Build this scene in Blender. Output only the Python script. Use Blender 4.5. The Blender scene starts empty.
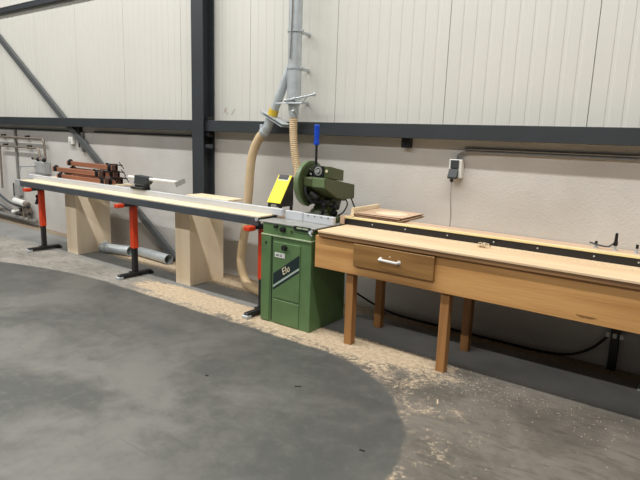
import bpy, bmesh, math, random
from mathutils import Vector, Matrix
random.seed(7)
S = bpy.context.scene
COL = S.collection

# ------------------------------------------------------------------ materials
def lin(c):
    return tuple(((v/255)/12.92 if v/255 <= .04045 else ((v/255+.055)/1.055)**2.4) for v in c)

def mat(name, rgb, rough=.6, metal=0., var=.12, scale=8., bump=0., bscale=60., stretch=(1, 1, 1), rgb2=None, detail=6.):
    m = bpy.data.materials.new(name); m.use_nodes = True
    nt = m.node_tree; N = nt.nodes; L = nt.links
    b = N['Principled BSDF']
    b.inputs['Roughness'].default_value = rough; b.inputs['Metallic'].default_value = metal
    c = lin(rgb)
    c2 = lin(rgb2) if rgb2 else tuple(v*(1-var*2) for v in c)
    tc = N.new('ShaderNodeTexCoord'); mp = N.new('ShaderNodeMapping')
    mp.inputs['Scale'].default_value = stretch
    L.new(tc.outputs['Object'], mp.inputs['Vector'])
    n = N.new('ShaderNodeTexNoise'); n.inputs['Scale'].default_value = scale; n.inputs['Detail'].default_value = detail
    L.new(mp.outputs['Vector'], n.inputs['Vector'])
    r = N.new('ShaderNodeValToRGB')
    r.color_ramp.elements[0].position = .32; r.color_ramp.elements[0].color = (*c2, 1)
    r.color_ramp.elements[1].position = .62; r.color_ramp.elements[1].color = (*c, 1)
    L.new(n.outputs['Fac'], r.inputs['Fac']); L.new(r.outputs['Color'], b.inputs['Base Color'])
    if bump:
        n2 = N.new('ShaderNodeTexNoise'); n2.inputs['Scale'].default_value = bscale; n2.inputs['Detail'].default_value = 4
        L.new(mp.outputs['Vector'], n2.inputs['Vector'])
        bp = N.new('ShaderNodeBump'); bp.inputs['Strength'].default_value = bump; bp.inputs['Distance'].default_value = .01
        L.new(n2.outputs['Fac'], bp.inputs['Height']); L.new(bp.outputs['Normal'], b.inputs['Normal'])
    return m

def wood(name, rgb, rgb2, axis='X', rough=.6, scale=5., knots=False):
    st = {'X': (.12, 1.6, 1.6), 'Y': (1.6, .12, 1.6), 'Z': (1.6, 1.6, .12)}[axis]
    m = mat(name, rgb, rough, 0, 0, scale*2, .15, 40, st, rgb2, 8)
    return m

M = dict(
    clad=mat('cream cladding paint', (210, 208, 200), .45, 0, .02, 1.2),
    steel=mat('anthracite steel paint', (48, 53, 57), .55, 0, .06, 4),
    steel_shaded=mat('anthracite steel with web shade in colour', (40, 44, 48), .6, 0, .06, 4),  # unused darker copy of the steel, recess shade put into its colour
    brace=mat('grey brace paint', (84, 87, 88), .5, 0, .06, 6),
    rail=mat('dark grey rail paint', (70, 75, 80), .5, 0, .08, 6),
    rail_end=mat('mid grey steel', (166, 167, 166), .5, 0, .08, 6),
    alu=mat('aluminium', (204, 207, 211), .45, .08, .05, 6, stretch=(.2, 1, 1)),
    table=mat('machined table steel', (164, 164, 160), .34, .05, .12, 9),
    galv=mat('galvanised sheet', (192, 199, 202), .42, .35, .08, 14),
    hose=mat('beige ribbed hose', (206, 181, 143), .5, 0, .05, 6),
    orange=mat('orange red paint', (214, 64, 26), .45, 0, .06, 10),
    black=mat('black paint', (28, 29, 30), .45, 0, .1, 10),
    rubber=mat('black rubber', (20, 20, 20), .7, 0, .1, 10),
    green=mat('machine green paint', (92, 122, 78), .42, 0, .07, 7),
    green_trim=mat('pale green trim', (172, 188, 150), .5, 0, .05, 7),
    green_saw=mat('dark olive green paint', (76, 86, 54), .42, 0, .1, 7),
    green_saw_lit=mat('olive green with light in colour', (104, 122, 84), .4, 0, .08, 7),  # lighter copy of the saw green, caught light put into the colour
    yellow=mat('yellow paint', (247, 226, 20), .45, 0, .03, 7),
    blue=mat('blue grip rubber', (16, 70, 190), .4, 0, .05, 10),
    white=mat('white plastic', (226, 226, 222), .45, 0, .03, 10),
    cream=mat('cream print', (225, 214, 180), .6, 0, .03, 30),
    stripe=mat('dark teal print', (22, 40, 42), .5, 0, .05, 20),
    silver=mat('silver print', (170, 184, 176), .5, 0, .05, 20),
    ink=mat('grey ink', (90, 95, 95), .6, 0, .05, 20),
    ply=wood('plywood face', (247, 230, 203), (234, 213, 182), 'Z', .6, 1.6),
    ply_h=wood('plywood top', (244, 228, 198), (228, 206, 166), 'X', .6, 3),
    ply_edge=wood('plywood edge', (238, 224, 172), (226, 208, 150), 'X', .6, 6),
    pink=wood('pinkish plank', (220, 190, 160), (202, 168, 138), 'X', .6, 5),
    top=wood('worn bench top', (232, 204, 168), (216, 184, 144), 'X', .65, 4),
    lip=wood('bench lip', (150, 112, 74), (116, 84, 54), 'X', .6, 5),
    apron=wood('honey apron', (208, 158, 98), (178, 128, 74), 'X', .5, 4),
    drawer=wood('brown drawer', (156, 116, 66), (128, 92, 48), 'X', .5, 5),
    leg=wood('red brown leg', (168, 120, 70), (138, 96, 54), 'Z', .55, 5),
    bar=wood('red brown clamp bar', (166, 110, 82), (136, 86, 62), 'X', .55, 5),
    bar_dark=wood('dark clamp wood', (74, 48, 38), (52, 34, 26), 'X', .55, 5),
    iron=mat('black iron', (28, 28, 32), .5, .3, .15, 20),
    blueiron=mat('blue lacquered iron', (62, 70, 128), .5, .2, .15, 20),
    copper=mat('weathered pipe', (150, 138, 126), .45, .5, .15, 20),
    grey=mat('grey plastic', (150, 150, 148), .5, 0, .05, 10),
    dgrey=mat('dark grey plastic', (56, 61, 62), .5, 0, .05, 10),
    dust=mat('sawdust', (214, 194, 164), .9, 0, .1, 40),
    sawblade=mat('blade steel', (70, 70, 66), .45, .6, .1, 20),
    mastic=mat('yellow collar', (214, 182, 60), .5, 0, .1, 20),
    conduit=mat('grey conduit', (128, 126, 122), .5, 0, .08, 20),
)

# ------------------------------------------------------------------ mesh helpers
class B:
    def __init__(s): s.bm = bmesh.new()
    def box(s, x0, x1, y0, y1, z0, z1, bev=0., seg=1, rot=None):
        g = bmesh.ops.create_cube(s.bm, size=1)
        mtx = Matrix.Translation(((x0+x1)/2, (y0+y1)/2, (z0+z1)/2)) @ (rot.to_4x4() if rot else Matrix()) @ Matrix.Diagonal((x1-x0, y1-y0, z1-z0, 1))
        bmesh.ops.transform(s.bm, matrix=mtx, verts=g['verts'])
        if bev:
            es = list({e for v in g['verts'] for e in v.link_edges})
            bmesh.ops.bevel(s.bm, geom=es, offset=bev, segments=seg, affect='EDGES', profile=.5)
        return s
    def cyl(s, p0, p1, r, r2=None, seg=20, caps=True):
        p0, p1 = Vector(p0), Vector(p1); d = p1-p0
        g = bmesh.ops.create_cone(s.bm, cap_ends=caps, segments=seg, radius1=r, radius2=r if r2 is None else r2, depth=d.length)
        q = d.to_track_quat('Z', 'Y').to_matrix().to_4x4()
        bmesh.ops.transform(s.bm, matrix=Matrix.Translation((p0+p1)/2) @ q, verts=g['verts'])
        return s
    def ball(s, c, r, sc=(1, 1, 1)):
        g = bmesh.ops.create_uvsphere(s.bm, u_segments=14, v_segments=9, radius=r)
        bmesh.ops.transform(s.bm, matrix=Matrix.Translation(c) @ Matrix.Diagonal((*sc, 1)), verts=g['verts'])
        return s
    def prism(s, poly, axis, a0, a1, bev=0.):
        # poly in the two other axes, in cyclic order (X: y,z; Y: x,z; Z: x,y)
        def P(u, v, a): return {'X': (a, u, v), 'Y': (u, a, v), 'Z': (u, v, a)}[axis]
        n = len(poly)
        A = [s.bm.verts.new(P(u, v, a0)) for u, v in poly]; Bv = [s.bm.verts.new(P(u, v, a1)) for u, v in poly]
        fs = [s.bm.faces.new(A), s.bm.faces.new(Bv)]
        for i in range(n): fs.append(s.bm.faces.new((A[i], A[(i+1) % n], Bv[(i+1) % n], Bv[i])))
        bmesh.ops.recalc_face_normals(s.bm, faces=fs)
        if bev:
            es = list({e for f in fs for e in f.edges})
            bmesh.ops.bevel(s.bm, geom=es, offset=bev, segments=2, affect='EDGES', profile=.5)
        return s
    def sweep(s, pts, rad, seg=12, caps=True):
        pts = [Vector(p) for p in pts]; n = len(pts)
        rf = rad if callable(rad) else (lambda i: rad)
        t = [(pts[min(i+1, n-1)]-pts[max(i-1, 0)]).normalized() for i in range(n)]
        u = t[0].orthogonal().normalized(); rings = []
        for i in range(n):
            u = (u-t[i]*u.dot(t[i])).normalized(); w = t[i].cross(u)
            rings.append([s.bm.verts.new(pts[i]+(u*math.cos(a)+w*math.sin(a))*rf(i)) for a in [2*math.pi*k/seg for k in range(seg)]])
        for a, b in zip(rings, rings[1:]):
            for k in range(seg): s.bm.faces.new((a[k], a[(k+1) % seg], b[(k+1) % seg], b[k]))
        if caps:
            s.bm.faces.new(rings[0][::-1]); s.bm.faces.new(rings[-1])
        return s
    def ring(s, c, axis, ro, ri, h, seg=32):
        # a flat ring (annulus with thickness) along axis
        c = Vector(c); q = Vector(axis).to_track_quat('Z', 'Y').to_matrix()
        def v(r, a, z): return s.bm.verts.new(c+q @ Vector((r*math.cos(a), r*math.sin(a), z)))
        R = [[v(r, 2*math.pi*k/seg, z) for k in range(seg)] for r, z in ((ro, -h/2), (ro, h/2), (ri, h/2), (ri, -h/2))]
        for j in range(4):
            a, b = R[j], R[(j+1) % 4]
            for k in range(seg): s.bm.faces.new((a[k], a[(k+1) % seg], b[(k+1) % seg], b[k]))
        return s
    def build(s, name, m, parent=None, loc=None, smooth=False, **props):
        if parent is not None: o0 = Vector(parent['o'])
        else: o0 = Vector(loc) if loc else Vector((0, 0, 0))
        me = bpy.data.meshes.new(name)
        bmesh.ops.translate(s.bm, verts=s.bm.verts, vec=-o0)
        bmesh.ops.recalc_face_normals(s.bm, faces=s.bm.faces)
        s.bm.to_mesh(me); s.bm.free()
        if smooth:
            for p in me.polygons: p.use_smooth = True
            me.set_sharp_from_angle(angle=math.radians(38))
        me.materials.append(M[m] if isinstance(m, str) else m)
        o = bpy.data.objects.new(name, me); COL.objects.link(o)
        o['o'] = list(o0)
        if parent is not None: o.parent = parent
        else: o.location = o0
        for k, v in props.items(): o[k] = v
        return o

def thing(name, label, cat, loc, group=None):
    o = bpy.data.objects.new(name, None); COL.objects.link(o)
    o.location = loc; o['o'] = list(loc); o['label'] = label; o['category'] = cat
    o.empty_display_size = .1
    if group: o['group'] = group
    return o
def tag(o, label, cat, group=None):
    o['label'] = label; o['category'] = cat
    if group: o['group'] = group
    return o
def copy_tree(o, parent=None, skip=None):
    c = o.copy(); COL.objects.link(c)
    if parent: c.parent = parent
    for ch in list(o.children):
        if not (skip and ch.name.startswith(skip)): copy_tree(ch, c)
    return c
def smoothpath(pts, n=10):
    P = [Vector(p) for p in pts]; P = [P[0]*2-P[1]]+P+[P[-1]*2-P[-2]]; out = []
    for i in range(1, len(P)-2):
        a, b, c, d = P[i-1:i+3]
        for k in range(n):
            t = k/n
            out.append(.5*((2*b)+(c-a)*t+(2*a-5*b+4*c-d)*t*t+(3*b-a-3*c+d)*t**3))
    out.append(P[-2]); return out
def bent(pts, r=.05, n=6):
    # polyline with rounded corners
    P = [Vector(p) for p in pts]; out = [P[0]]
    for i in range(1, len(P)-1):
        a = (P[i-1]-P[i]); b = (P[i+1]-P[i]); rr = min(r, a.length*.45, b.length*.45)
        s0 = P[i]+a.normalized()*rr; s1 = P[i]+b.normalized()*rr
        for k in range(n+1):
            t = k/n; out.append(s0*(1-t)**2+P[i]*2*t*(1-t)+s1*t*t)
    out.append(P[-1]); return out
def text_mesh(txt, size, name):
    cu = bpy.data.curves.new(name, 'FONT'); cu.body = txt; cu.size = size; cu.extrude = .0006; cu.shear = .3
    cu.align_x = 'CENTER'; cu.align_y = 'CENTER'
    o = bpy.data.objects.new(name, cu); COL.objects.link(o)
    dg = bpy.context.evaluated_depsgraph_get(); me = bpy.data.meshes.new_from_object(o.evaluated_get(dg))
    bpy.data.objects.remove(o); return me

W = 4.36          # the back wall's face

# ------------------------------------------------------------------ floor
def floor_material():
    m = bpy.data.materials.new('dusty concrete floor'); m.use_nodes = True
    nt = m.node_tree; N = nt.nodes; L = nt.links; b = N['Principled BSDF']
    tc = N.new('ShaderNodeTexCoord'); sx = N.new('ShaderNodeSeparateXYZ'); L.new(tc.outputs['Object'], sx.inputs[0])
    X, Y = sx.outputs['X'], sx.outputs['Y']
    def ma(op, a, b_=None, c=None, clamp=False):
        n = N.new('ShaderNodeMath'); n.operation = op; n.use_clamp = clamp
        for i, v in enumerate((a, b_, c)):
            if v is None: continue
            if isinstance(v, (int, float)): n.inputs[i].default_value = v
            else: L.new(v, n.inputs[i])
        return n.outputs[0]
    def noise(sc, det=5, stretch=None, rough=.55, dist=0.):
        n = N.new('ShaderNodeTexNoise'); n.inputs['Scale'].default_value = sc; n.inputs['Detail'].default_value = det
        n.inputs['Roughness'].default_value = rough; n.inputs['Distortion'].default_value = dist
        if stretch:
            mp = N.new('ShaderNodeMapping'); mp.inputs['Scale'].default_value = stretch[0]; mp.inputs['Rotation'].default_value = (0, 0, stretch[1])
            L.new(tc.outputs['Object'], mp.inputs['Vector']); L.new(mp.outputs['Vector'], n.inputs['Vector'])
        else: L.new(tc.outputs['Object'], n.inputs['Vector'])
        return n.outputs['Fac']
    def step(v, lo, hi):
        n = N.new('ShaderNodeMapRange'); n.interpolation_type = 'SMOOTHSTEP'
        L.new(v, n.inputs['Value'])
        n.inputs['From Min'].default_value = lo; n.inputs['From Max'].default_value = hi
        return n.outputs['Result']
    def mix(f, a, b_):
        n = N.new('ShaderNodeMix'); n.data_type = 'RGBA'
        if isinstance(f, (int, float)): n.inputs[0].default_value = f
        else: L.new(f, n.inputs[0])
        for i, v in ((6, a), (7, b_)):
            if isinstance(v, tuple): n.inputs[i].default_value = (*lin(v), 1)
            else: L.new(v, n.inputs[i])
        return n.outputs[2]
    # distance outside the area a sweeper has cleaned (straight edge, round corner)
    yl = ma('ADD', Y, ma('MULTIPLY', ma('POWER', ma('MAXIMUM', ma('SUBTRACT', -5., X), 0.), 2.), .1))
    qx = ma('MAXIMUM', ma('ADD', X, 2.33), 0.); qy = ma('MAXIMUM', ma('SUBTRACT', yl, 1.98), 0.)
    d = ma('SUBTRACT', ma('SQRT', ma('ADD', ma('MULTIPLY', qx, qx), ma('MULTIPLY', qy, qy))), 1.23)
    d = ma('ADD', d, ma('MULTIPLY', ma('SUBTRACT', noise(3, 4), .5), .06))
    out = step(d, -.015, .03)
    # clean concrete, cloudy
    big = ma('ADD', ma('MULTIPLY', noise(.8, 6, None, .6, .6), .7), ma('MULTIPLY', noise(6, 8, None, .7, .4), .3)); fine = noise(14, 6, None, .65)
    c_clean = mix(step(big, .4, .62), (79, 80, 77), (116, 115, 109))
    c_clean = mix(ma('MULTIPLY', step(fine, .5, .75), .35), c_clean, (126, 125, 120))
    c_clean = mix(ma('MULTIPLY', step(d, -1.7, -.3), .45), c_clean, (70, 71, 69))
    scr = noise(3.5, 3, ((.5, 7, 1), .6), .5)
    c_clean = mix(ma('MULTIPLY', step(scr, .66, .72), .3), c_clean, (66, 67, 68))
    # dusty concrete
    c_dusty = mix(step(noise(2.2, 7, None, .65, .5), .35, .65), (90, 85, 77), (118, 111, 102))
    c_dusty = mix(ma('SUBTRACT', 1., step(X, -5., -2.6)), c_dusty, mix(step(noise(2.2, 7), .35, .65), (128, 124, 117), (152, 147, 138)))
    UB = step(Y, 3.56, 3.72)
    streak = noise(5, 8, ((1.2, 5, 1), -.5), .75, .6)
    c_dusty = mix(ma('MULTIPLY', step(streak, .48, .66), .55), c_dusty, (66, 62, 56))
    c_dusty = mix(UB, c_dusty, mix(step(noise(1.6, 5), .35, .65), (118, 119, 117), (136, 136, 133)))
    col = mix(out, c_clean, c_dusty)
    # sawdust: thick in the strip in front of the benches, thinning to the right and to the left
    strip = ma('MULTIPLY', ma('ADD', ma('MULTIPLY', step(Y, 3.05, 3.25), .62), ma('MULTIPLY', step(Y, 3.28, 3.42), .38)), ma('SUBTRACT', 1., step(Y, 3.56, 3.7)))
    along = ma('MULTIPLY', step(X, -5.5, -4.3), ma('SUBTRACT', 1., step(X, -2.0, -.7)))
    dens = ma('MULTIPLY', strip, along)
    near_hose = ma('MULTIPLY', step(Y, 3.85, 4.05), ma('MULTIPLY', step(X, -7., -6.), ma('SUBTRACT', 1., step(X, -2.9, -2.2))))
    dens = ma('MAXIMUM', dens, ma('MULTIPLY', near_hose, .9))
    wide = ma('MULTIPLY', ma('SUBTRACT', 1., step(d, .05, 1.1)), ma('MULTIPLY', step(X, -2.6, -1.7), ma('SUBTRACT', 1., step(Y, 3.5, 3.75))))
    dens = ma('MAXIMUM', dens, ma('MULTIPLY', wide, .42))
    grain = noise(26, 10, None, .8, .3); patch = noise(4, 6, None, .65, .8)
    thr = ma('ADD', ma('MULTIPLY', grain, .55), ma('MULTIPLY', patch, .45))
    dust = step(ma('ADD', thr, ma('MULTIPLY', dens, .42)), .66, .8)
    dust = ma('MULTIPLY', ma('MULTIPLY', dust, out), step(dens, .02, .2))
    dcol = mix(step(grain, .4, .65), (178, 156, 128), (212, 194, 166))
    col = mix(ma('MULTIPLY', dust, .92), col, dcol)
    # brown dirt swept up against the foot of the wall
    dirt = ma('MULTIPLY', step(ma('ADD', Y, ma('MULTIPLY', ma('SUBTRACT', patch, .5), .1)), 4.16, 4.22), .8)
    col = mix(dirt, col, mix(step(grain, .4, .65), (124, 106, 84), (166, 148, 120)))
    L.new(col, b.inputs['Base Color'])
    rgh = ma('ADD', ma('MULTIPLY', out, .25), ma('ADD', .42, ma('MULTIPLY', fine, .15)))
    L.new(rgh, b.inputs['Roughness'])
    bp = N.new('ShaderNodeBump'); bp.inputs['Strength'].default_value = .12; bp.inputs['Distance'].default_value = .006
    L.new(ma('ADD', ma('MULTIPLY', dust, 1.), ma('MULTIPLY', grain, .4)), bp.inputs['Height']); L.new(bp.outputs['Normal'], b.inputs['Normal'])
    return m

B().box(-22, 8, -10, W+.3, -.1, 0).build('floor', floor_material(), kind='structure', label='grey concrete workshop floor with sawdust')

# ------------------------------------------------------------------ wall: concrete plinth, ribbed cladding above
def concrete():
    m = mat('rough concrete', (197, 194, 189), .8, 0, 0, 1.6, .35, 55, (1, 1, 1), (184, 180, 174))
    return m
wall = B().box(-22, 8, W, W+.25, 0, 1.735).build('wall_back', concrete(), kind='structure')
# micro-ribbed sandwich panels, 1.105 m wide with a joint between
prof = []
x = -22+.05; pitch = 1.105; seam0 = -1.952
k0 = math.floor((-22-seam0)/pitch); k1 = math.ceil((8-seam0)/pitch)
pts = []
for k in range(k0, k1):
    xs = seam0+k*pitch
    pts += [(xs-.003, .0), (xs-.002, .02), (xs+.002, .02), (xs+.003, 0)]
    nr = 10; w = pitch/nr
    for i in range(nr):
        a = xs+i*w
        if i: pts += [(a-.004, 0), (a, .0035), (a+.022, .0035), (a+.030, 0)]
bm = bmesh.new(); prev = None
for (px, py) in pts:
    v0 = bm.verts.new((px, W+py, 1.735)); v1 = bm.verts.new((px, W+py, 7.5))
    if prev: bm.faces.new((prev[0], v0, v1, prev[1]))
    prev = (v0, v1)
cb = B(); cb.bm.free(); cb.bm = bm
cb.box(-22, 8, W+.03, W+.2, 1.735, 7.5)
cb.build('cladding', 'clad', wall, kind='structure')
# scuffs on the panels above the beam
sc = B()
for (x, z, dx, dz) in ((-4.56, 1.82, .05, .06), (-4.50, 1.80, -.05, .07), (-4.44, 1.80, .05, .06)):
    sc.prism([(x, z), (x+.006, z), (x+dx+.006, z+dz), (x+dx, z+dz)], 'Y', W-.0015, W+.001)
sc.build('scuff_mark', 'lip', wall)

# steelwork
bmn = B()
bmn.box(-22, 8, 4.23, 4.355, 1.615, 1.735, .004)
beam = bmn.build('wall_beam', 'steel', loc=(-4, 4.3, 1.615), kind='structure')
up = B().box(-22, 8, 4.298, 4.355, 3.325, 3.395, .004)
upb = up.build('wall_beam', 'steel', loc=(-4, 4.3, 3.325), kind='structure')
B().box(-22, 8, 4.290, 4.356, 3.395, 3.403).build('flange', 'rail_end', upb, kind='structure')
cx0, cx1 = -4.885, -4.70
cl = B()
cl.box(cx0, cx1, 4.185, 4.197, 0, 7.5, .002)
cl.box(cx0, cx1, 4.343, 4.355, 0, 7.5, .002)
cl.box((cx0+cx1)/2-.004, (cx0+cx1)/2+.004, 4.197, 4.343, 0, 7.5)
colm = cl.build('steel_column', 'steel', loc=(-4.79, 4.27, 0), kind='structure')
for z in (1.745, 1.575, 1.45):
    bk = B().box(cx1-.03, cx1+.035, 4.235, 4.30, z-.022, z+.022, .003)
    bk.cyl((cx1+.012, 4.236, z), (cx1+.012, 4.222, z), .013, seg=6)
    bk.build('bracket', 'black' if z != 1.45 else 'rail', colm, kind='structure')
# diagonal wind brace, flat steel: from high on the wall to the column's foot
def brace(p0, p1, w, name):
    p0, p1 = Vector(p0), Vector(p1); d = (p1-p0).normalized(); n = Vector((-d.z, 0, d.x))*w/2
    poly = [((p0+n).x, (p0+n).z), ((p1+n).x, (p1+n).z), ((p1-n).x, (p1-n).z), ((p0-n).x, (p0-n).z)]
    return B().prism(poly, 'Y', 4.285, 4.333, .003).build(name, 'brace', loc=((p0.x+p1.x)/2, 4.32, 0), kind='structure')
brace((-12.6, 0, 5.04), (-5.36, 0, .04), .085, 'brace_beam')
# little black clips under the beam
for (x, z, lb) in ((-2.26, 1.567, 'small black clip under the beam, right of the saw'), (-7.45, 1.56, 'small black clip under the beam above the clamps')):
    c = B().box(x-.04, x+.04, 4.30, W, z-.035, z+.06, .003); c.cyl((x, 4.302, z), (x, 4.288, z), .01, seg=8)
    tag(c.build('beam_clip', 'black', loc=(x, 4.33, z)), lb, 'clip')

# ------------------------------------------------------------------ dust extraction duct
DX, DY = -3.39, 4.15
t = thing('extraction_duct', 'galvanised vertical extraction duct fixed to the wall behind the saw', 'duct', (DX, DY, 1.77))
B().cyl((DX, DY, 2.22), (DX, DY, 7.4), .064, seg=28).build('duct_pipe', 'galv', t, smooth=True)
B().cyl((DX, DY, 1.90), (DX, DY, 2.24), .0665, seg=28).build('duct_pipe', 'galv', t, smooth=True)
B().cyl((DX, DY, 1.905), (DX, DY, 1.77), .058, .038, seg=28).build('reducer', 'galv', t, smooth=True)
for z in (2.555, 2.225, 3.0, 1.915):
    c = B().ring((DX, DY, z), (0, 0, 1), .073, .062, .022, 28); c.box(DX+.066, DX+.092, DY-.012, DY+.012, z-.012, z+.012, .002)
    c.box(DX-.012, DX+.012, DY+.06, W, z-.012, z+.012)
    c.build('clamp_ring', 'galv', t, smooth=True)
B().sweep([(DX+.02, DY-.075, 3.1), (DX+.02, DY-.075, 2.7), (DX+.008, DY-.078, 2.3)], .007, 8).build('cord', 'conduit', t, smooth=True)
br = B()
br.sweep([(DX-.16, DY-.07, 1.90), (DX+.16, DY-.075, 1.90)], .008, 8); br.sweep([(DX+.02, DY-.07, 1.935), (DX+.27, DY-.06, 1.975)], .009, 8)
br.sweep([(DX+.16, DY-.075, 1.90), (DX+.21, DY-.07, 1.965)], .007, 8)
br.ball((DX+.285, DY-.06, 1.977), .018); br.ball((DX+.07, DY-.08, 1.94), .016); br.ball((DX+.0, DY-.08, 1.93), .014); br.ball((DX-.04, DY-.08, 1.925), .014)
br.ball((DX+.05, DY-.07, 1.83), .015)
br.build('gate_linkage', 'galv', t, smooth=True)
b0, b1 = Vector((DX-.04, DY, 2.25)), Vector((-3.615, DY-.02, 1.845)); ax = (b1-b0).normalized()
B().cyl(b0, b1, .042, seg=22).build('branch_pipe', 'galv', t, smooth=True)
B().cyl(b1-ax*.0, b1+ax*.06, .049, seg=22).build('collar', 'mastic', t, smooth=True)
g = B(); q = ax.to_track_quat('Z', 'Y').to_matrix()
gc = b1+ax*.075
u = Vector((ax.z, 0, -ax.x)).normalized()
if u.x > 0: u = -u
n = Vector((0, 1, 0))
for off in (-.012, .012):
    c = gc+ax*off+u*-.03
    mtx = Matrix(((u.x, 0, ax.x, 0), (0, 1, 0, 0), (u.z, 0, ax.z, 0), (0, 0, 0, 1)))
    gg = bmesh.ops.create_cube(g.bm, size=1)
    bmesh.ops.transform(g.bm, matrix=Matrix.Translation(c-u*.02) @ mtx @ Matrix.Diagonal((.31, .13, .006, 1)), verts=gg['verts'])
g.build('blast_gate', 'galv', t)
e0 = gc+ax*.015
elb = smoothpath([e0, e0+ax*.07, (-3.70, DY-.03, 1.665), (-3.755, DY-.03, 1.605)], 8)
eb = B().sweep(elb, .046, 20); 
eb.build('elbow', 'galv', t, smooth=True)
eb = B().ring((-3.735, DY-.03, 1.628), (-.68, 0, -.73), .054, .044, .02, 24); eb.box(-3.78, -3.75, DY-.05, DY-.02, 1.665, 1.70, .003)
eb.build('clamp_ring', 'galv', t, smooth=True)

def ribbed(pts, r, dr, pitch=.014, seg=20):
    P = smoothpath(pts, 24); L_ = [0.]
    for a, b in zip(P, P[1:]): L_.append(L_[-1]+(b-a).length)
    n = int(L_[-1]/(pitch/3)); out = []; j = 0
    for i in range(n+1):
        s_ = L_[-1]*i/n
        while j < len(L_)-2 and L_[j+1] < s_: j += 1
        f = (s_-L_[j])/max(1e-9, L_[j+1]-L_[j]); out.append(P[j].lerp(P[j+1], min(f, 1)))
    return out, (lambda i: r+dr*math.sin(2*math.pi*i/3.0+.5))
p, rf = ribbed([(-3.745, 4.12, 1.617), (-3.80, 4.12, 1.565), (-3.865, 4.12, 1.46), (-3.91, 4.12, 1.312), (-3.945, 4.12, .95), (-3.985, 4.12, .62), (-4.025, 4.11, .387), (-4.025, 4.10, .25),
             (-3.98, 4.09, .12), (-3.87, 4.04, .058), (-3.71, 3.965, .05), (-3.55, 3.92, .05), (-3.16, 3.85, .05)], .0445, .002)
h = B().sweep(p, rf, 20).build('flexible_hose', 'hose', loc=(-4.0, 4.1, .0), smooth=True)
tag(h, 'thick beige flexible hose curving from the duct elbow down to the floor', 'hose')
p, rf = ribbed([(DX, DY, 1.768), (DX+.005, DY, 1.6), (DX+.03, DY, 1.42), (DX+.07, DY-.005, 1.26), (DX+.12, DY-.06, 1.12), (-3.16, 4.01, 1.05), (-3.02, 3.95, 1.05)], .038, .003, .018)
h = B().sweep(p, rf, 18).build('flexible_hose', 'hose', loc=(DX, DY, 1.2), smooth=True)
tag(h, 'thin beige ribbed hose hanging straight from the duct down to the saw', 'hose')

# ------------------------------------------------------------------ left bench: long infeed bench
LX0, LX1 = -7.40, -3.175
t = thing('infeed_bench', 'long narrow infeed bench with dark grey rail and wooden top left of the green cabinet', 'bench', (-5.3, 3.55, .826))
B().box(LX0, LX1, 3.44, 3.475, .828, .898, .003).build('front_rail', 'rail', t)
B().box(LX0-.12, LX1, 3.655, 3.69, .828, .905, .003).build('back_rail', 'rail', t)
e = B().box(LX0-.14, LX0-.001, 3.44, 3.475, .828, .912, .003); e.box(LX0-.14, LX0-.11, 3.475, 3.655, .828, .905, .003)
e.build('end_bracket', 'rail_end', t)
for x in (-6.6, -5.7, -4.8, -3.9): B().box(x-.02, x+.02, 3.475, 3.655, .835, .875).build('cross_member', 'rail', t)
B().box(-7.39, LX1, 3.45, 3.66, .898, .911, .002).build('bench_top', 'ply_h', t)
f = B().box(-7.52, -3.062, 3.62, 3.66, .911, .970, .003)
for z in (.935, .958): f.box(-7.52, -3.062, 3.6185, 3.62, z-.001, z+.001)
f.build('fence', 'alu', t)
for x in (-3.19,): B().cyl((x, 3.43, .885), (x, 3.44, .885), .016, seg=10).build('bolt', 'galv', t)

# roller stands
def make_stand():
    s = thing('support_stand', '', 'stand', (0, 0, 0), 'roller stands under the infeed bench')
    B().box(-.032, .032, -.032, .032, .32, .79, .004).build('upper_sleeve', 'orange', s)
    B().box(-.026, .026, -.026, .026, .03, .33, .003).build('lower_post', 'black', s)
    ft = B().box(-.03, .03, -.21, .20, .012, .05, .006); ft.box(-.05, .05, -.05, .05, .04, .055)
    f0 = ft.build('foot', 'black', s)
    for y in (-.20, .19):
        B().box(-.034, .034, y-.03, y+.03, 0, .03, .004).build('foot_pad', 'galv' if y < 0 else 'rubber', f0)
    B().box(-.025, .025, -.14, .16, .79, .826, .004).build('top_bar', 'rail', s)
    B().box(-.036, .036, -.215, -.132, .784, .826, .008, 2).build('end_clip', 'orange', s)
    k = B().cyl((-.032, 0, .70), (-.07, 0, .70), .01, seg=10); k.cyl((-.07, 0, .70), (-.10, 0, .70), .028, seg=14); k.cyl((-.085, 0, .70), (-.085, -.03, .60), .014, .02, seg=10)
    k.build('clamp_knob', 'rubber', s, smooth=True)
    return s
st = make_stand()
for i, (x, lb) in enumerate(((-7.12, 'orange and black stand under the far left end of the bench, by the wall pipes'),
                             (-5.14, 'orange and black stand between the two tall plywood boxes'),
                             (-3.235, 'orange and black stand beside the green cabinet'))):
    o = st if i == 0 else copy_tree(st, skip='clamp_knob')
    o.location = (x, 3.57, 0); o['label'] = lb

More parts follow.
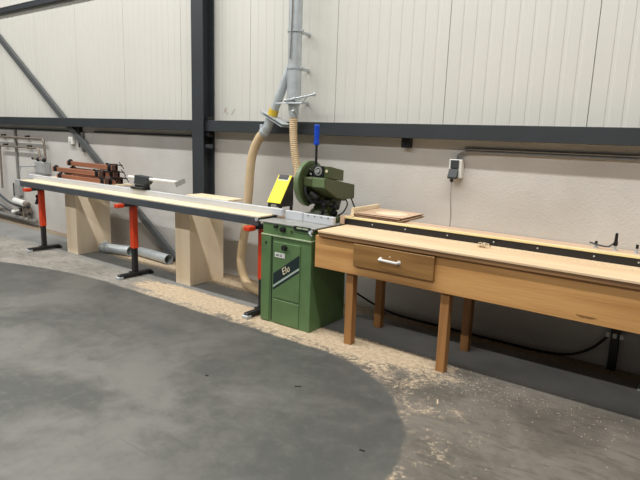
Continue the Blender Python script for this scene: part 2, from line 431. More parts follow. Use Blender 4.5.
# plywood boxes
def ply_box(x0, x1, lb, end):
    t = thing('plywood_box', lb, 'box', ((x0+x1)/2, 3.94, 0), 'plywood boxes behind the bench')
    B().box(x0, x1, 3.71, 3.728, 0, .90, .001).build('front_panel', 'ply', t)
    B().box(x1-.018, x1, 3.7281, 4.17, 0, .90, .001).build('side_panel', 'ply', t)
    B().box(x0, x0+.018, 3.7281, 4.17, 0, .90, .001).build('side_panel', 'ply', t)
    B().box(x0, x1, 4.1701, 4.188, 0, .90, .001).build('back_panel', 'ply', t)
    B().box(x0, x1, 3.71, 4.188, .9001, .912, .001).build('lid', 'ply_h', t)
    return t
ply_box(-6.80, -6.55, 'tall narrow plywood box under the clamps near the far end', 0)
ply_box(-4.615, -4.385, 'tall narrow plywood box in front of the steel column', 0)
tag(B().box(-4.66, -4.02, 3.90, 4.12, .9125, .935, .002).build('plank', 'ply_h', loc=(-4.3, 4.0, .9125)), 'short pale plank lying on the plywood box by the column', 'plank')
tag(B().box(-7.45, -5.95, 3.80, 4.14, .9125, .932, .002).build('board', 'ply_h', loc=(-6.7, 3.95, .9125)), 'pale board under the pile of wooden bar clamps', 'board')

# ------------------------------------------------------------------ bar clamps
def make_clamp():
    s = thing('bar_clamp', '', 'clamp', (0, 0, 0), 'wooden bar clamps piled behind the bench')
    B().box(-.66, .50, -.015, .015, .0, .060, .003).build('wooden_bar', 'bar', s)
    hd = B().box(.42, .50, -.020, .020, -.0, .066, .004); hd.box(.41, .45, -.018, .018, .06, .083, .004); hd.box(.46, .50, -.019, .019, .062, .083, .004)
    hd.build('fixed_head', 'bar_dark', s)
    sc_ = B().cyl((.28, 0, .073), (.62, 0, .073), .0075, seg=10); sc_.cyl((.28, 0, .073), (.305, 0, .073), .013, seg=12)
    s1 = sc_.build('screw', 'iron', s, smooth=True)
    B().cyl((.605, -.03, .11), (.605, .03, .03), .005, seg=8).build('tommy_bar', 'iron', s1, smooth=True)
    j = B().box(-.62, -.55, -.021, .021, 0, .070, .004); j.box(-.60, -.57, -.018, .018, .066, .084, .004); j.cyl((-.585, -.03, .03), (-.585, .03, .03), .013, seg=10)
    j.build('sliding_jaw', 'iron', s, smooth=True)
    w = B().box(.33, .40, -.021, .021, 0, .064, .004); w.cyl((.36, -.03, .03), (.36, .03, .03), .012, seg=8)
    w.build('stop_block', 'iron', s, smooth=True)
    return s
cp = make_clamp()
specs = [  # x, y, z, rz, tilt, label
    (-6.50, 3.84, .9325, .02, 0, 'reddish wooden bar clamp at the front bottom of the clamp pile'),
    (-6.66, 3.93, .9325, 3.13, 0, 'wooden bar clamp turned round in the bottom middle of the clamp pile'),
    (-6.55, 4.06, .9325, -.02, 0, 'wooden bar clamp at the back bottom of the clamp pile'),
    (-6.66, 3.87, 1.0175, .02, 0, 'wooden bar clamp in the middle layer of the pile, nearest the fence'),
    (-6.50, 3.99, 1.0175, -.03, .0, 'wooden bar clamp in the middle layer of the pile, nearest the wall'),
    (-6.50, 3.96, 1.1025, -.02, 0, 'wooden bar clamp lying topmost on the clamp pile'),
]
for i, (x, y, z, rz, ti, lb) in enumerate(specs):
    o = cp if i == 0 else copy_tree(cp)
    o.location = (x, y, z); o.rotation_euler = (0, ti, rz); o['label'] = lb

# ------------------------------------------------------------------ length stop on the fence
t = thing('length_stop', 'length stop with white tube and dark grey clamp on the bench fence', 'stop', (-5.05, 3.64, .9705))
sb = B().box(-5.22, -4.98, 3.595, 3.685, .9705, .998, .004); sb.box(-5.15, -4.98, 3.60, 3.68, .998, 1.03, .006)
sb.build('base', 'black', t)
sb = B().prism([(-5.17, 1.03), (-4.96, 1.03), (-4.925, 1.062), (-4.925, 1.115), (-5.15, 1.125), (-5.155, 1.06)], 'Y', 3.60, 3.68, .006); sb.build('clamp_block', 'dgrey', t)
B().cyl((-5.30, 3.64, 1.092), (-4.44, 3.64, 1.092), .018, seg=18).build('tube', 'white', t, smooth=True)
B().cyl((-4.94, 3.58, 1.03), (-4.94, 3.60, 1.03), .014, seg=12).build('knob', 'black', t)
B().box(-4.445, -4.437, 3.58, 3.71, 1.066, 1.122, .002, rot=Matrix.Rotation(.3, 3, 'X')).build('stop_plate', 'rail_end', t)

# ------------------------------------------------------------------ floor pipes by the wall
def floor_pipe(p0, p1, r, lb, flange):
    p0, p1 = Vector(p0), Vector(p1); d = (p1-p0).normalized()
    t = thing('duct_pipe', lb, 'pipe', tuple((p0+p1)/2*1.0-Vector((0, 0, r))), 'loose galvanised pipes on the floor')
    b = B().cyl(p0, p1, r, seg=26, caps=False); b.cyl(p0, p1, r-.004, seg=26, caps=False)
    b.ring(p1-d*.002, d, r, r-.004, .004, 26); b.ring(p0+d*.002, d, r, r-.004, .004, 26)
    b.build('pipe', 'galv', t, smooth=True)
    if flange:
        c = B().ring(p0+d*.08, d, r+.008, r-.001, .03, 26); c.box(p0.x+.07, p0.x+.1, p0.y-.02, p0.y+.02, r*2, r*2+.035, .003); c.build('clamp_ring', 'galv', t, smooth=True)
        B().ring(p1-d*.03, d, r+.004, r-.001, .06, 26).build('end_sleeve', 'galv', t, smooth=True)
floor_pipe((-6.47, 4.0, .068), (-6.01, 4.11, .068), .062, 'short galvanised pipe with open end on the floor beside the far plywood box', True)
floor_pipe((-5.93, 4.21, .062), (-5.32, 4.17, .062), .06, 'longer galvanised pipe on the floor below the diagonal brace', False)

# ------------------------------------------------------------------ saw cabinet
CX0, CX1, CY0, CY1 = -3.124, -2.592, 3.44, 3.95
t = thing('saw_cabinet', 'green metal machine cabinet with diagonal dark stripe below the saw', 'cabinet', (-2.85, 3.7, 0))
B().box(CX0, CX1, CY0, CY1, 0.0, .768, .004).build('body', 'green', t)
B().box(CX0+.004, CX1-.004, CY0+.002, CY1, .7745, .872, .004).build('head', 'green', t)
B().box(CX0-.006, CX1+.004, CY0-.010, CY1, .766, .7765, .001).build('trim_strip', 'green_trim', t)
B().box(CX0-.04, -2.56, CY0-.004, CY1, .872, .884, .002).build('table_plate', 'table', t)
# left corner post of the front and door
B().prism([(-3.125, .01), (-3.035, .01), (-3.016, .76), (-3.125, .76)], 'Y', CY0-.009, CY0+.001, .001).build('corner_panel', 'green', t)
B().box(-3.014, -3.004, CY0-.002, CY0+.001, .02, .76).build('seam', 'black', t)
dr = B().box(-2.988, -2.702, CY0-.008, CY0+.001, .235, .722, .002).build('door', 'green', t)
k = B().cyl((-2.852, CY0-.008, .688), (-2.852, CY0-.022, .688), .012, seg=12); k.cyl((-2.852, CY0-.020, .688), (-2.852, CY0-.045, .688), .025, .022, seg=18)
k.build('knob', 'rubber', dr, smooth=True)
B().box(-2.980, -2.704, CY0-.006, CY0+.001, .012, .218, .002).build('lower_panel', 'green', t)
B().cyl((-3.07, CY0-.009, .703), (-3.07, CY0-.014, .703), .010, seg=10).build('lock', 'rubber', t)
# printed stripe, emblem and label on the door
f0 = CY0-.008
s_ = B().prism([(-2.985, .346), (-2.706, .543), (-2.706, .643), (-2.985, .444)], 'Y', f0-.002, f0+.001).build('stripe', 'stripe', dr)
B().prism([(-2.985, .322), (-2.706, .519), (-2.706, .537), (-2.985, .340)], 'Y', f0-.002, f0+.001).build('stripe', 'silver', dr, label='thin silver stripe')
B().prism([(-2.985, .302), (-2.706, .499), (-2.706, .517), (-2.985, .320)], 'Y', f0-.002, f0+.001).build('stripe', 'stripe', dr)
me = text_mesh('Elu', .078, 'emblem'); me.materials.append(M['cream'])
em = bpy.data.objects.new('emblem', me); COL.objects.link(em); em.parent = dr
em.location = Vector((-2.850, f0-.0035, .492))-Vector((-2.85, 3.7, 0)); em.rotation_euler = (math.pi/2, -math.radians(33), 0); em['label'] = 'cream emblem lettering'
lb = B().box(-2.970, -2.861, f0-.003, f0+.001, .592, .632).build('label_plate', 'white', dr)
ik = B()
for (a, b_) in ((-2.958, -2.948), (-2.946, -2.936), (-2.934, -2.922), (-2.912, -2.902), (-2.900, -2.890)):
    ik.box(a, b_, f0-.0038, f0-.003, .604, .611); ik.box(a, a+.003, f0-.0038, f0-.003, .604, .620); ik.box(a, b_, f0-.0038, f0-.003, .617, .621)
ik.build('print', 'ink', lb)
# controls on the head
for (x, z, r) in ((-2.962, .853, .015), (-2.885, .838, .024)):
    k = B().cyl((x, CY0+.003, z), (x, CY0-.030, z), r, r*.9, seg=18); k.cyl((x, CY0-.029, z), (x, CY0-.034, z), r*.4, seg=10)
    k.build('knob', 'rubber', t, smooth=True)
B().cyl((-2.80, CY0+.003, .832), (-2.80, CY0-.012, .832), .010, seg=12).build('button', 'green_saw', t)
cp_ = B().box(-2.775, -2.60, CY0-.0075, CY0+.003, .846, .8835, .002).build('control_plate', 'black', t)
sl = B()
for (a, b_) in ((-2.742, -2.69), (-2.682, -2.625)):
    sl.box(a, b_, CY0-.0095, CY0-.007, .862, .874)
sl.build('scale', 'green_trim', cp_)
k = B().cyl((-2.592, CY0-.004, .852), (-2.592, CY0-.03, .852), .016, seg=12); k.sweep([(-2.592, CY0-.028, .852), (-2.575, CY0-.045, .838), (-2.56, CY0-.04, .828)], .006, 8)
k.build('lever', 'galv', t, smooth=True)
# fence halves on the table, left and right of the blade
B().box(-3.056, -2.86, 3.655, 3.69, .8845, .960, .003).build('fence', 'alu', t)
fr = B().box(-2.854, -2.535, 3.655, 3.69, .8845, .955, .003).build('fence', 'alu', t)
for x in (-2.80, -2.73, -2.66, -2.59): B().cyl((x, 3.6555, .94), (x, 3.653, .94), .006, seg=8).build('screw', 'rubber', fr)
# ------------------------------------------------------------------ the saw itself
t = thing('crosscut_saw', 'olive green crosscut saw with round blade guard and blue handle on the cabinet', 'saw', (-2.78, 3.8, .8845))
GX0, GX1, GY, GZ, GR = -2.918, -2.874, 3.79, 1.20, .198
def arc(cy, cz, r, a0, a1, n):
    return [(cy+r*math.cos(math.radians(a0+(a1-a0)*i/n)), cz+r*math.sin(math.radians(a0+(a1-a0)*i/n))) for i in range(n+1)]
# guard: closed disc at the far side, round shell, open towards the motor
g = B().prism(arc(GY, GZ, GR-.004, 0, 352, 44), 'X', GX0, GX0+.012)
g.build('guard_disc', 'green_saw_lit', t, smooth=True)
outer = arc(GY, GZ, GR, -40, 262, 48); inner = arc(GY, GZ, GR-.022, 262, -40, 48)
B().prism(outer+inner, 'X', GX0+.004, GX1, ).build('guard_rim', 'green_saw_lit', t, smooth=True)  # disc and rim carry the light they catch in their lighter green
B().prism(arc(GY, GZ, GR-.023, -35, 255, 44)+arc(GY, GZ, GR-.095, 255, -35, 44), 'X', GX1-.012, GX1-.002).build('guard_cheek', 'green_saw', t, smooth=True)
bl = B().cyl((GX0+.018, GY, GZ-.01), (GX0+.022, GY, GZ-.01), .165, seg=60).build('saw_blade', 'sawblade', t, smooth=True)
B().cyl((GX0+.016, GY, GZ-.01), (GX1-.005, GY, GZ-.01), .045, seg=20).build('flange', 'iron', bl, smooth=True)
B().cyl((GX1-.002, GY-.02, GZ+.085), (GX1+.006, GY-.02, GZ+.085), .010, seg=10).build('screw', 'white', t)
B().prism([(GY-.13, GZ-.10), (GY-.115, GZ-.11), (GY-.17, GZ+.03), (GY-.185, GZ+.02)], 'X', GX0-.006, GX0+.02).build('guard_strip', 'green_trim', t)
# motor and gear housing: long box leaning back and down
mp = B().prism([(3.646, 1.273), (3.645, 1.183), (3.80, 1.10), (3.878, 1.079), (4.091, 1.072), (4.089, 1.197)], 'X', -2.765, -2.62, .008)
mo = mp.build('motor_housing', 'green_saw', t)
B().box(-2.755, -2.63, 3.6405, 3.646, 1.192, 1.264, .002).build('lit_front', 'green_saw_lit', mo)  # lighter plate paints the light falling on the housing's front
for z in (1.10, 1.13, 1.16):
    pass
B().prism([(3.69, 1.366), (3.69, 1.268), (3.905, 1.236), (3.906, 1.328)], 'X', -2.785, -2.62, .006).build('switch_box', 'green_saw', t)
pn = B().box(-2.775, -2.672, 3.678, 3.692, 1.272, 1.366, .003).build('switch_panel', 'black', t)
k = B().ring((-2.722, 3.675, 1.322), (0, -1, 0), .037, .026, .008, 24); k.cyl((-2.722, 3.679, 1.322), (-2.722, 3.662, 1.322), .018, .016, seg=18)
k.build('dial', 'grey', pn, smooth=True)
B().cyl((-2.646, 3.692, 1.325), (-2.646, 3.684, 1.325), .012, seg=10).build('button', 'cream', t)
# carriage between guard and motor
c = B().cyl((GX1-.01, GY, GZ-.01), (-2.76, GY, GZ-.01), .062, seg=20); c.box(-2.87, -2.76, 3.66, 3.78, 1.185, 1.265, .01)
c.box(-2.86, -2.77, 3.80, 3.98, 1.02, 1.16, .015); c.prism([(3.70, 1.10), (3.72, 1.13), (3.93, 1.03), (3.91, .99)], 'X', -2.84, -2.80)
c.build('carriage', 'green_saw', t, smooth=True)
c = B().sweep(smoothpath([(-2.85, 3.69, 1.22), (-2.84, 3.66, 1.14), (-2.80, 3.70, 1.06), (-2.76, 3.80, 1.03), (-2.72, 3.86, 1.0)], 8), .013, 10)
c.cyl((-2.80, 3.69, 1.13), (-2.73, 3.69, 1.10), .022, seg=14); c.cyl((-2.82, 3.72, 1.06), (-2.66, 3.76, 1.06), .018, seg=12)
c.build('cord', 'rubber', t, smooth=True)
c = B().prism([(3.72, .8845), (4.00, .8845), (3.97, .93), (3.75, .93)], 'X', -2.98, -2.60, .006)
c.cyl((-2.80, 3.86, .93), (-2.80, 3.86, .975), .12, .10, seg=24)
c.build('turntable', 'green_saw', t, smooth=True)
c = B().prism([(3.78, .97), (3.98, .97), (4.03, 1.10), (3.99, 1.15), (3.90, 1.12)], 'X', -2.86, -2.70, .01)
c.cyl((-2.88, 3.99, 1.10), (-2.66, 3.99, 1.10), .045, seg=18)
c.build('hinge_bracket', 'green_saw', t, smooth=True)
c = B().cyl((-2.62, 3.80, 1.02), (-2.60, 3.80, 1.02), .025, seg=14); c.cyl((-2.68, 3.80, 1.02), (-2.62, 3.80, 1.02), .010, seg=10)
c.ball((-2.66, 3.84, .96), .03); c.cyl((-2.66, 3.84, .93), (-2.66, 3.84, 1.06), .014, seg=10); c.cyl((-2.72, 3.74, .93), (-2.70, 3.74, 1.03), .014, seg=10); c.ball((-2.70, 3.74, 1.04), .024)
c.build('clamp_lever', 'iron', t, smooth=True)
c = B().sweep(smoothpath([(-2.66, 4.00, 1.08), (-2.62, 3.98, 1.03), (-2.64, 3.95, .96), (-2.68, 3.93, .93)], 8), .006, 8)
c.sweep(smoothpath([(-2.63, 4.05, 1.08), (-2.60, 4.07, 1.0), (-2.56, 4.08, .96)], 8), .006, 8)
c.build('spring', 'rubber', t, smooth=True)
hd = B().cyl((-2.842, 3.80, 1.30), (-2.842, 3.80, 1.56), .0105, seg=12).build('handle_rod', 'black', t, smooth=True)
gp = B().sweep([(-2.842, 3.80, z) for z in (1.53, 1.535, 1.55, 1.57, 1.60, 1.64, 1.68, 1.69, 1.70, 1.703)],
               (lambda i: [.018, .024, .026, .021, .022, .023, .023, .025, .022, .014][i]), 18)
gp.build('grip', 'blue', hd, smooth=True)
c = B().box(-2.90, -2.80, 3.78, 3.82, 1.26, 1.31, .006); c.cyl((-2.88, 3.76, 1.30), (-2.84, 3.72, 1.33), .008, seg=8)
c.build('handle_mount', 'iron', t, smooth=True)

# yellow and black sloped housing left of the saw
tag(B().box(-3.52, -2.99, 3.70, 4.0, .8848, .905, .002).build('board', 'pink', loc=(-3.25, 3.85, .8848)), 'brownish board behind the fence under the yellow housing', 'board')
t = thing('sloped_housing', 'yellow sloped housing with black sides behind the fence left of the saw', 'housing', (-3.26, 3.83, .9055))
hb = B().prism([(3.745, .985), (3.905, 1.228), (3.935, 1.228), (3.935, .962), (3.745, .962)], 'X', -3.338, -3.192, .003); hb.build('body', 'black', t)
B().prism([(3.738, .998), (3.744, .994), (3.906, 1.238), (3.899, 1.242)], 'X', -3.344, -3.186, .001).build('cover', 'yellow', t)
B().prism([(3.8885, 1.225), (3.8685, 1.195), (3.867, 1.1965), (3.887, 1.2265)], 'X', -3.325, -3.205).build('top_label', 'white', t)
B().prism([(3.8955, 1.241), (3.873, 1.206), (3.8675, 1.209), (3.890, 1.244)], 'X', -3.325, -3.215).build('handle', 'black', t)
B().box(-3.30, -3.235, 3.7435, 3.746, .966, .984).build('name_plate', 'grey', t)
for x in (-3.33, -3.20):
    for y in (3.755, 3.915): B().box(x-.010, x+.010, y-.01, y+.01, .9055, .965).build('leg', 'black', t)

# ------------------------------------------------------------------ right workbench
RX0, RX1 = -2.50, .62
t = thing('workbench', 'long wooden workbench with a single drawer right of the green cabinet', 'workbench', (-.95, 3.7, 0))
B().box(RX0, RX1, 3.392, 4.345, .868, .886, .003).build('bench_top', 'top', t)
B().box(RX0+.005, RX1-.005, 3.398, 4.34, .838, .8679, .002).build('top_lip', 'lip', t)
B().box(RX0-.04, RX1-.02, 3.42, 3.445, .582, .8379, .002).build('apron', 'apron', t)
B().box(RX0-.04, RX0-.016, 3.4451, 4.0, .582, .8379, .002).build('end_apron', 'apron', t)
B().box(RX0-.0159, RX1-.02, 3.98, 4.0, .70, .8379, .002).build('back_apron', 'apron', t)
d = B().box(-2.163, -1.508, 3.394, 3.4199, .657, .828, .003).build('drawer', 'drawer', t)
hh = B().sweep(bent([(-1.925, 3.394, .748), (-1.925, 3.362, .748), (-1.775, 3.362, .744), (-1.775, 3.394, .744)], .018), .0095, 10)
hh.cyl((-1.925, 3.394, .748), (-1.925, 3.39, .748), .015, seg=12); hh.cyl((-1.775, 3.394, .744), (-1.775, 3.39, .744), .015, seg=12)
hh.build('handle', 'white', d, smooth=True)
B().cyl((-1.85, 3.396, .773), (-1.85, 3.3925, .773), .008, seg=8).build('screw_hole', 'pink', d)
for (x, y) in ((-2.217, 3.478), (-2.236, 3.968), (-1.432, 3.478), (-1.448, 3.962), (.45, 3.478), (.45, 3.962)):
    yb = y
    B().box(x-.033, x+.033, yb-.032, yb+.032, 0, .582 if y < 3.7 else .70, .003).build('leg', 'leg', t)
st_ = B().box(-2.15, -1.51, 3.45, 3.93, .66, .675); st_.box(-2.15, -2.135, 3.45, 3.93, .66, .80); st_.box(-1.525, -1.51, 3.45, 3.93, .66, .80)
st_.build('drawer_box', 'drawer', t)
# dirt stain on the apron near the right end
B().prism([(-.54+.05*math.cos(a)*(1+.3*math.sin(3*a)), .618+.010*math.sin(a)*(1+.3*math.cos(2*a))) for a in [2*math.pi*i/20 for i in range(20)]], 'Y', 3.4192, 3.4205).build('stain', 'drawer', t)

t = thing('back_fence', 'wooden fence with dark strip running along the back of the workbench', 'fence', (-.95, 3.87, .8862))
B().box(RX0-.055, RX1, 3.806, 3.83, .8862, .938, .001).build('upright', 'pink', t)
B().box(RX0-.02, RX1, 3.80, 3.8058, .8862, .9375, .001).build('dark_strip', 'black', t)
B().box(RX0-.055, RX1, 3.795, 3.815, .938, .9555, .002).build('front_edge', 'ply_edge', t)
B().box(RX0-.055, RX1, 3.8151, 3.965, .938, .9545, .002).build('shelf_board', 'pink', t)
B().box(RX0-.055, RX1, 3.945, 3.965, .8862, .938, .001).build('upright', 'pink', t)
B().box(RX0-.06, RX0-.02, 3.785, 3.7999, .8862, .957, .002).build('end_block', 'pink', t)
for x in (-2.25, -1.95, -1.6, -1.25, -.95, -.6, -.35): B().cyl((x, 3.8005, .915), (x, 3.797, .915), .006, seg=8).build('screw', 'galv', t)

# plank on edge and board stack
tag(B().box(-2.475, -2.450, 3.82, 4.25, .9562, 1.028, .002).build('plank', 'ply_h', loc=(-2.46, 4.0, .9562)), 'narrow pale plank on edge at the left end of the workbench', 'plank')
lay = [(0, .0, 'pinkish board at the bottom of the small board stack on the workbench'), (.012, .02, 'second board from the bottom of the small stack on the workbench'),
       (-.012, -.015, 'second board from the top of the small stack on the workbench'), (.004, .01, 'topmost board with a pale oval patch on the small stack on the workbench')]
z = .9555
bd = None
for i, (dx, rz, lb) in enumerate(lay):
    b = B()
    for k in range(1): b.box(-.215, .215, -.19, .20, 0, .0085, .001)
    o = b.build('plywood_board', 'pink', loc=(0, 0, 0))
    o.location = (-2.222+dx, 4.02+.5*dx, z+.0002); o.rotation_euler = (0, 0, rz); z += .0092
    tag(o, lb, 'board', 'boards stacked on the workbench')
    e = B().box(-.2155, .2155, -.1905, .2005, .002, .0065); e.build('edge_ply', 'bar_dark', o)
    if i == 3:
        ov = B().prism([(.02+.14*math.cos(a), .0+.11*math.sin(a)) for a in [2*math.pi*k/28 for k in range(28)]], 'Z', .0083, .0092); ov.build('patch', 'ply_h', o)

# little clamps and bolts at the right end of the fence
def bolt(x, y, z, h, lb, big):
    t = thing('toggle_clamp' if big else 'stop_bolt', lb, 'clamp' if big else 'bolt', (x, y, z))
    b = B().cyl((x, y, z), (x, y, z+.008), .016, seg=12); b.build('washer', 'galv', t)
    B().cyl((x, y, z+.008), (x, y, z+h), .006, seg=10).build('shank', 'galv', t)
    if big:
        a = B().box(x-.012, x+.012, y-.012, y+.012, z+.03, z+.058, .003); a.cyl((x, y, z+.05), (x, y, z+h+.012), .011, .008, seg=10); a.build('knob', 'iron', t, smooth=True)
        B().sweep(smoothpath([(x-.01, y, z+.045), (x-.04, y-.005, z+.02), (x-.09, y-.01, z+.022), (x-.15, y-.012, z+.035)], 6), .0055, 8).build('arm', 'rail', t, smooth=True)
    else:
        B().cyl((x, y, z+h*.55), (x, y, z+h), .009, seg=6).build('nut', 'iron', t)
bolt(-.612, 3.89, .9545, .045, 'small bolt standing on the workbench fence, left of the toggle clamp', False)
bolt(-.50, 3.89, .9545, .10, 'dark toggle clamp with handle on the workbench fence', True)
bolt(-.378, 3.89, .9545, .055, 'small bolt standing on the workbench fence at the right edge of the photo', False)

# wood curls on the bench
b = B(); 
for i in range(16):
    a = random.uniform(0, 6.28); c = Vector((-1.28+random.uniform(-.035, .035), 3.70+random.uniform(-.025, .025), .893+random.uniform(0, .022)))
    b.sweep([c+Vector((.014*math.cos(a+k*.6), .014*math.sin(a+k*.6), .004*math.sin(k))) for k in range(6)], .004, 5)
tag(b.build('wood_shaving', 'dust', loc=(-1.28, 3.70, .887)), 'pale curl of wood shavings on the workbench top', 'shavings')

# ------------------------------------------------------------------ wall electrics on the right
t = thing('wall_switch', 'grey and white switch box on the wall above the workbench', 'switch', (-1.785, W, 1.37))
B().box(-1.845, -1.735, 4.30, W, 1.305, 1.458, .006).build('housing', 'white', t)
B().box(-1.827, -1.757, 4.288, 4.302, 1.385, 1.452, .003).build('cover', 'dgrey', t)
B().prism([(4.288, 1.380), (4.302, 1.380), (4.302, 1.305), (4.262, 1.300), (4.258, 1.315)], 'X', -1.835, -1.757, .002).build('flap', 'dgrey', t)
B().cyl((-1.80, 4.275, 1.30), (-1.80, 4.275, 1.275), .014, seg=12).build('plug', 'rubber', t)
B().sweep(smoothpath([(-1.80, 4.275, 1.28), (-1.80, 4.28, 1.15), (-1.79, 4.29, 1.0), (-1.792, 4.29, .889)], 8), .0055, 8).build('cord', 'grey', t, smooth=True)
c = B().sweep(bent([(-1.785, 4.33, 1.46), (-1.785, 4.33, 1.49), (-1.74, 4.335, 1.518), (-1.5, 4.345, 1.520), (7.5, 4.345, 1.520)], .03), .010, 10)
c.sweep([(-1.74, 4.348, 1.545), (7.5, 4.348, 1.545)], .008, 8)
tag(c.build('conduit_pipe', 'conduit', loc=(0, 4.34, 1.52), smooth=True), 'thin grey conduit along the wall right of the switch box', 'conduit')

c = B().sweep(smoothpath([(-2.72, 4.2, .22), (-2.64, 4.31, .12), (-2.44, 4.33, .045), (-2.2, 4.33, .012), (-1.8, 4.32, .011), (-1.29, 4.31, .011), (-.95, 4.31, .015), (-.76, 4.31, .045), (-.62, 4.31, .13), (-.52, 4.31, .25)], 10), .0095, 10)
tag(c.build('power_cable', 'rubber', loc=(-1.6, 4.31, .0), smooth=True), 'black power cable sagging along the foot of the wall under the workbench', 'cable')
for (x, y, lb) in ((-.475, 4.325, 'black steel post against the wall under the workbench where the cable ends'), (-.225, 4.10, 'black steel post under the workbench at the right edge of the photo')):
    t = thing('steel_post', lb, 'post', (x, y, 0), 'black posts under the workbench')
    B().box(x-.028, x+.028, y-.025, y+.025, .0, .5 if y > 4.2 else .60, .003).build('post', 'black', t)
    if y > 4.2:
        for dx in (-.045, 0.0, .045): B().box(x+dx-.013, x+dx+.013, y-.050, y-.024, .252, .288, .003).build('cable_clip', 'white', t)
    else:
        B().box(x-.05, x+.05, y-.05, y+.05, 0, .012, .002).build('foot_plate', 'galv', t)

# ------------------------------------------------------------------ pipework on the far left of the wall
def pipe(name, pts, r, m, lb, cat, rb=.06):
    o = B().sweep(bent(pts, rb), r, 10).build(name, m, loc=pts[0], smooth=True)
    return tag(o, lb, cat)
py = 4.295
pipe('water_pipe', [(-13, py, 1.412), (-8.39, py, 1.416), (-8.36, py, 1.11)], .017, 'copper', 'upper water pipe running along the wall then bending down at the tap', 'pipe')
pipe('water_pipe', [(-9.86, py, .55), (-9.84, py, 1.262), (-8.56, py, 1.268), (-8.52, py, 1.11)], .016, 'copper', 'lower water pipe bent down at both ends, below the upper water pipe', 'pipe')
pipe('drain_pipe', [(-9.37, 4.338, 1.532), (-9.37, 4.338, .68)], .020, 'conduit', 'grey vertical pipe crossing behind the two water pipes', 'pipe')
for i, (x, z) in enumerate(((-9.75, 1.43), (-8.95, 1.43), (-9.70, 1.277), (-8.90, 1.277))):
    c = B().box(x-.018, x+.018, 4.29, W, z-.03, z+.025, .004)
    tag(c.build('pipe_clip', 'rubber', loc=(x, 4.33, z)), ('dark clip on the upper water pipe near the left edge of the photo', 'dark clip on the upper water pipe before its bend', 'dark clip on the lower water pipe near the left edge of the photo', 'dark clip on the lower water pipe before its bend')[i], 'clip', 'pipe clips on the wall')
t = thing('water_tap', 'wall water tap with thin bent spout behind the bench end', 'tap', (-8.5, py, 1.1))
B().sweep([(-8.74, 4.28, 1.112), (-8.34, 4.28, 1.10)], .018, 10).build('valve_body', 'copper', t, smooth=True)
v = B().ball((-8.36, 4.27, 1.10), .032); v.ball((-8.54, 4.27, 1.105), .03); v.ball((-8.70, 4.27, 1.11), .022); v.build('valve', 'iron', t, smooth=True)
B().sweep(bent([(-8.55, 4.27, 1.09), (-8.56, 4.24, 1.01), (-8.62, 4.22, 1.0), (-8.99, 4.2, .97), (-9.01, 4.2, .90)], .04), .013, 10).build('spout', 'galv', t, smooth=True)
t = thing('wall_box', 'pale grey box on the wall below the tap', 'box', (-8.46, W, .86))
B().box(-8.62, -8.34, 4.24, W, .88, 1.07, .01).build('housing', 'rail_end', t)
B().box(-8.60, -8.36, 4.235, 4.2405, .90, 1.05, .004).build('lid', 'rail_end', t)
t = thing('socket_box', 'small grey box on the wall below the end of the bench rail', 'box', (-9.36, W, .55))
B().box(-9.42, -9.26, 4.28, W, .47, .66, .008).build('housing', 'grey', t)
B().box(-9.43, -9.41, 4.27, 4.285, .45, .67, .003).build('side_plate', 'black', t)
# lower pipe cluster
pipe('water_pipe', [(-13, 4.29, .115), (-8.75, 4.29, .10)], .032, 'conduit', 'thick grey pipe low along the wall above the floor', 'pipe')
pipe('water_pipe', [(-13, 4.30, .20), (-9.0, 4.30, .185)], .016, 'copper', 'thin pipe low along the wall above the thick grey pipe', 'pipe')
pipe('rubber_hose', [(-10.4, 4.29, .62), (-9.98, 4.29, .43), (-9.6, 4.28, .32), (-9.1, 4.28, .29)], .018, 'rail', 'dark hose sloping down to the pressure cylinder', 'hose', .15)
pipe('rubber_hose', [(-10.4, 4.29, .34), (-9.8, 4.29, .22), (-9.4, 4.29, .15)], .014, 'rail', 'dark hose sloping down to the low pipes at the left edge of the photo', 'hose', .15)
t = thing('filter_unit', 'water filter with white cylinder low on the wall behind the first stand', 'filter', (-9.2, 4.28, .3))
B().cyl((-9.37, 4.26, .385), (-9.03, 4.26, .365), .05, seg=20).build('cylinder', 'white', t, smooth=True)
c = B().cyl((-9.03, 4.26, .365), (-8.92, 4.26, .355), .04, seg=16); c.box(-9.3, -8.95, 4.27, 4.33, .20, .31, .01); c.cyl((-8.95, 4.27, .10), (-8.95, 4.27, .40), .02, seg=10); c.cyl((-9.12, 4.27, .10), (-9.12, 4.27, .33), .018, seg=10)
c.build('valve_body', 'copper', t, smooth=True)
c = B().ball((-9.36, 4.22, .205), .034); c.cyl((-9.36, 4.22, .205), (-9.25, 4.26, .24), .012, seg=8); c.build('gauge', 'white', t, smooth=True)
c = B().ball((-8.9, 4.24, .33), .03); c.ball((-8.88, 4.24, .22), .026); c.box(-9.2, -9.14, 4.24, 4.27, .22, .28, .004); c.build('valve_handle', 'iron', t, smooth=True)
# cable along the wall under the beam, with the switch it feeds
c = B().sweep(bent([(-13, 4.348, 1.548), (-7.52, 4.348, 1.548), (-7.50, 4.348, 1.535), (-7.50, 4.348, 1.33)], .03), .011, 8)
c.sweep([(-7.1, 4.348, 1.552), (-4.9, 4.348, 1.552)], .010, 8)
tag(c.build('cable_run', 'rail', loc=(-8, 4.34, 1.55), smooth=True), 'dark cable along the wall under the left part of the beam', 'cable')
t = thing('light_switch', 'small white switch on the wall under the beam by the brace', 'switch', (-7.66, W, 1.42))
B().box(-7.72, -7.61, 4.31, W, 1.365, 1.475, .006).build('plate', 'white', t)
B().box(-7.70, -7.64, 4.303, 4.3105, 1.39, 1.45, .003).build('rocker', 'clad', t)
tag(B().box(-7.41, -7.365, 4.32, W, 1.27, 1.54, .006).build('cable_duct', 'conduit', loc=(-7.39, 4.34, 1.27)), 'short grey cable duct hanging beside the brace', 'duct')

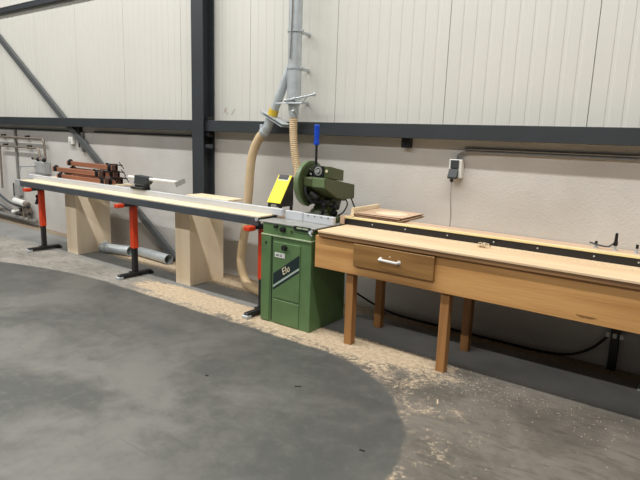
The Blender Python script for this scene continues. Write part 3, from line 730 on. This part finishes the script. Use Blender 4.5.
# ------------------------------------------------------------------ loose sawdust
b = bmesh.new()
def flake(x, y, z, s):
    a = random.uniform(0, 6.28); l = s*random.uniform(.8, 2.2); w = s*random.uniform(.3, .7)
    c, sn = math.cos(a), math.sin(a); h = s*random.uniform(.2, .6)
    P = [(-l, -w, 0), (l, -w, 0), (l, w, 0), (-l, w, 0), (0, 0, h)]
    V = [b.verts.new((x+px*c-py_*sn, y+px*sn+py_*c, z+pz)) for px, py_, pz in P]
    for i in range(4): b.faces.new((V[i], V[(i+1) % 4], V[4]))
    b.faces.new(V[:4][::-1])
def swept(x, y):
    yl = y+.1*max(-5-x, 0)**2
    return math.hypot(max(x+2.33, 0), max(yl-1.98, 0))-1.23
n = 0
def blocked(x, y):
    return (CX0-.02 < x < CX1+.02 and CY0-.02 < y < CY1)
while n < 4600:
    r = random.random()
    if r < .62: x, y = random.gauss(-2.5, 1.0), random.gauss(3.40, .10)
    elif r < .75: x, y = random.gauss(-1.6, .7), random.gauss(3.25, .2)
    else: x, y = random.uniform(-6.3, -3.2), random.gauss(4.12, .08)
    if y > 4.33 or swept(x, y) < .01 or blocked(x, y) or x > .6 or (3.68 < y < 4.22 and (-6.83 < x < -6.52 or -4.65 < x < -4.35)): continue
    flake(x, y, .0005, random.choice((.0014, .0018, .0024, .003))); n += 1
sd = B(); sd.bm.free(); sd.bm = b
sd = sd.build('sawdust', 'dust', kind='stuff', label='loose sawdust scattered on the floor along the benches', category='sawdust')
b = bmesh.new()
for i in range(1500):
    x = random.uniform(-2.45, .6); y = 3.79-abs(random.gauss(0, .06)); 
    flake(x, max(y, 3.41), .8862, random.choice((.0018, .0025, .004)))
sd = B(); sd.bm.free(); sd.bm = b
sd.build('sawdust', 'dust', kind='stuff', label='fine sawdust along the back of the workbench top', category='sawdust')
# small chips and marks on the swept floor
for i, (x, y, a, l) in enumerate(((-2.05, 2.62, .6, .022), (-1.33, 2.26, .2, .015), (-1.25, 3.02, 2., .03), (-2.62, 2.35, .3, .012))):
    c = B().box(-l, l, -.005, .005, 0, .004, .001).build('wood_chip', 'black' if i != 2 else 'dust')
    c.location = (x, y, .0002); c.rotation_euler = (0, 0, a)
    tag(c, ('dark chip on the grey floor in front of the cabinet', 'small dark chip on the floor near the bottom edge of the photo', 'long pale splinter on the dusty floor in front of the workbench', 'tiny dark chip on the grey floor at the lower left')[i], 'chip')

# ------------------------------------------------------------------ light: rows of hall strip lights, an added fill row and soft hall ambience
def strip(name, y, z, power, L_=17, w=.22, x=-5.4):
    l = bpy.data.lights.new(name, 'AREA'); l.shape = 'RECTANGLE'; l.size = L_; l.size_y = w; l.energy = power; l.color = (1., .988, .955)
    o = bpy.data.objects.new(name, l); COL.objects.link(o); o.location = (x, y, z)
strip('hall_and_fill_light', 1.55, 6.5, 900)
strip('hall_and_fill_light', -3.2, 6.5, 760)
strip('hall_and_fill_light', -8.0, 6.5, 60)  # unseen row added only as fill light
w = bpy.data.worlds.new('hall'); S.world = w; w.use_nodes = True
w.node_tree.nodes['Background'].inputs[0].default_value = (.94, .97, 1, 1); w.node_tree.nodes['Background'].inputs[1].default_value = .03

# ------------------------------------------------------------------ camera
f_, pit, rol, yaw = 546.77, .1902976, .0336208, -.6302056
F = Vector((math.sin(yaw)*math.cos(pit), math.cos(yaw)*math.cos(pit), -math.sin(pit)))
r = Vector((math.cos(yaw), -math.sin(yaw), 0)); u = r.cross(F)
R_, U_ = r*math.cos(rol)+u*math.sin(rol), -r*math.sin(rol)+u*math.cos(rol)
cam = bpy.data.cameras.new('camera'); cam.sensor_width = 36; cam.lens = 36*f_/640; cam.clip_end = 100
co = bpy.data.objects.new('camera', cam); COL.objects.link(co)
co.matrix_world = Matrix(((R_.x, U_.x, -F.x, 0), (R_.y, U_.y, -F.y, 0), (R_.z, U_.z, -F.z, 1.62), (0, 0, 0, 1)))
S.camera = co
vs = S.view_settings; vs.view_transform = 'Standard'; vs.look = 'None'; vs.gamma = 1; vs.use_curve_mapping = False; vs.exposure = 0
for o in bpy.data.objects:
    if 'o' in o: del o['o']
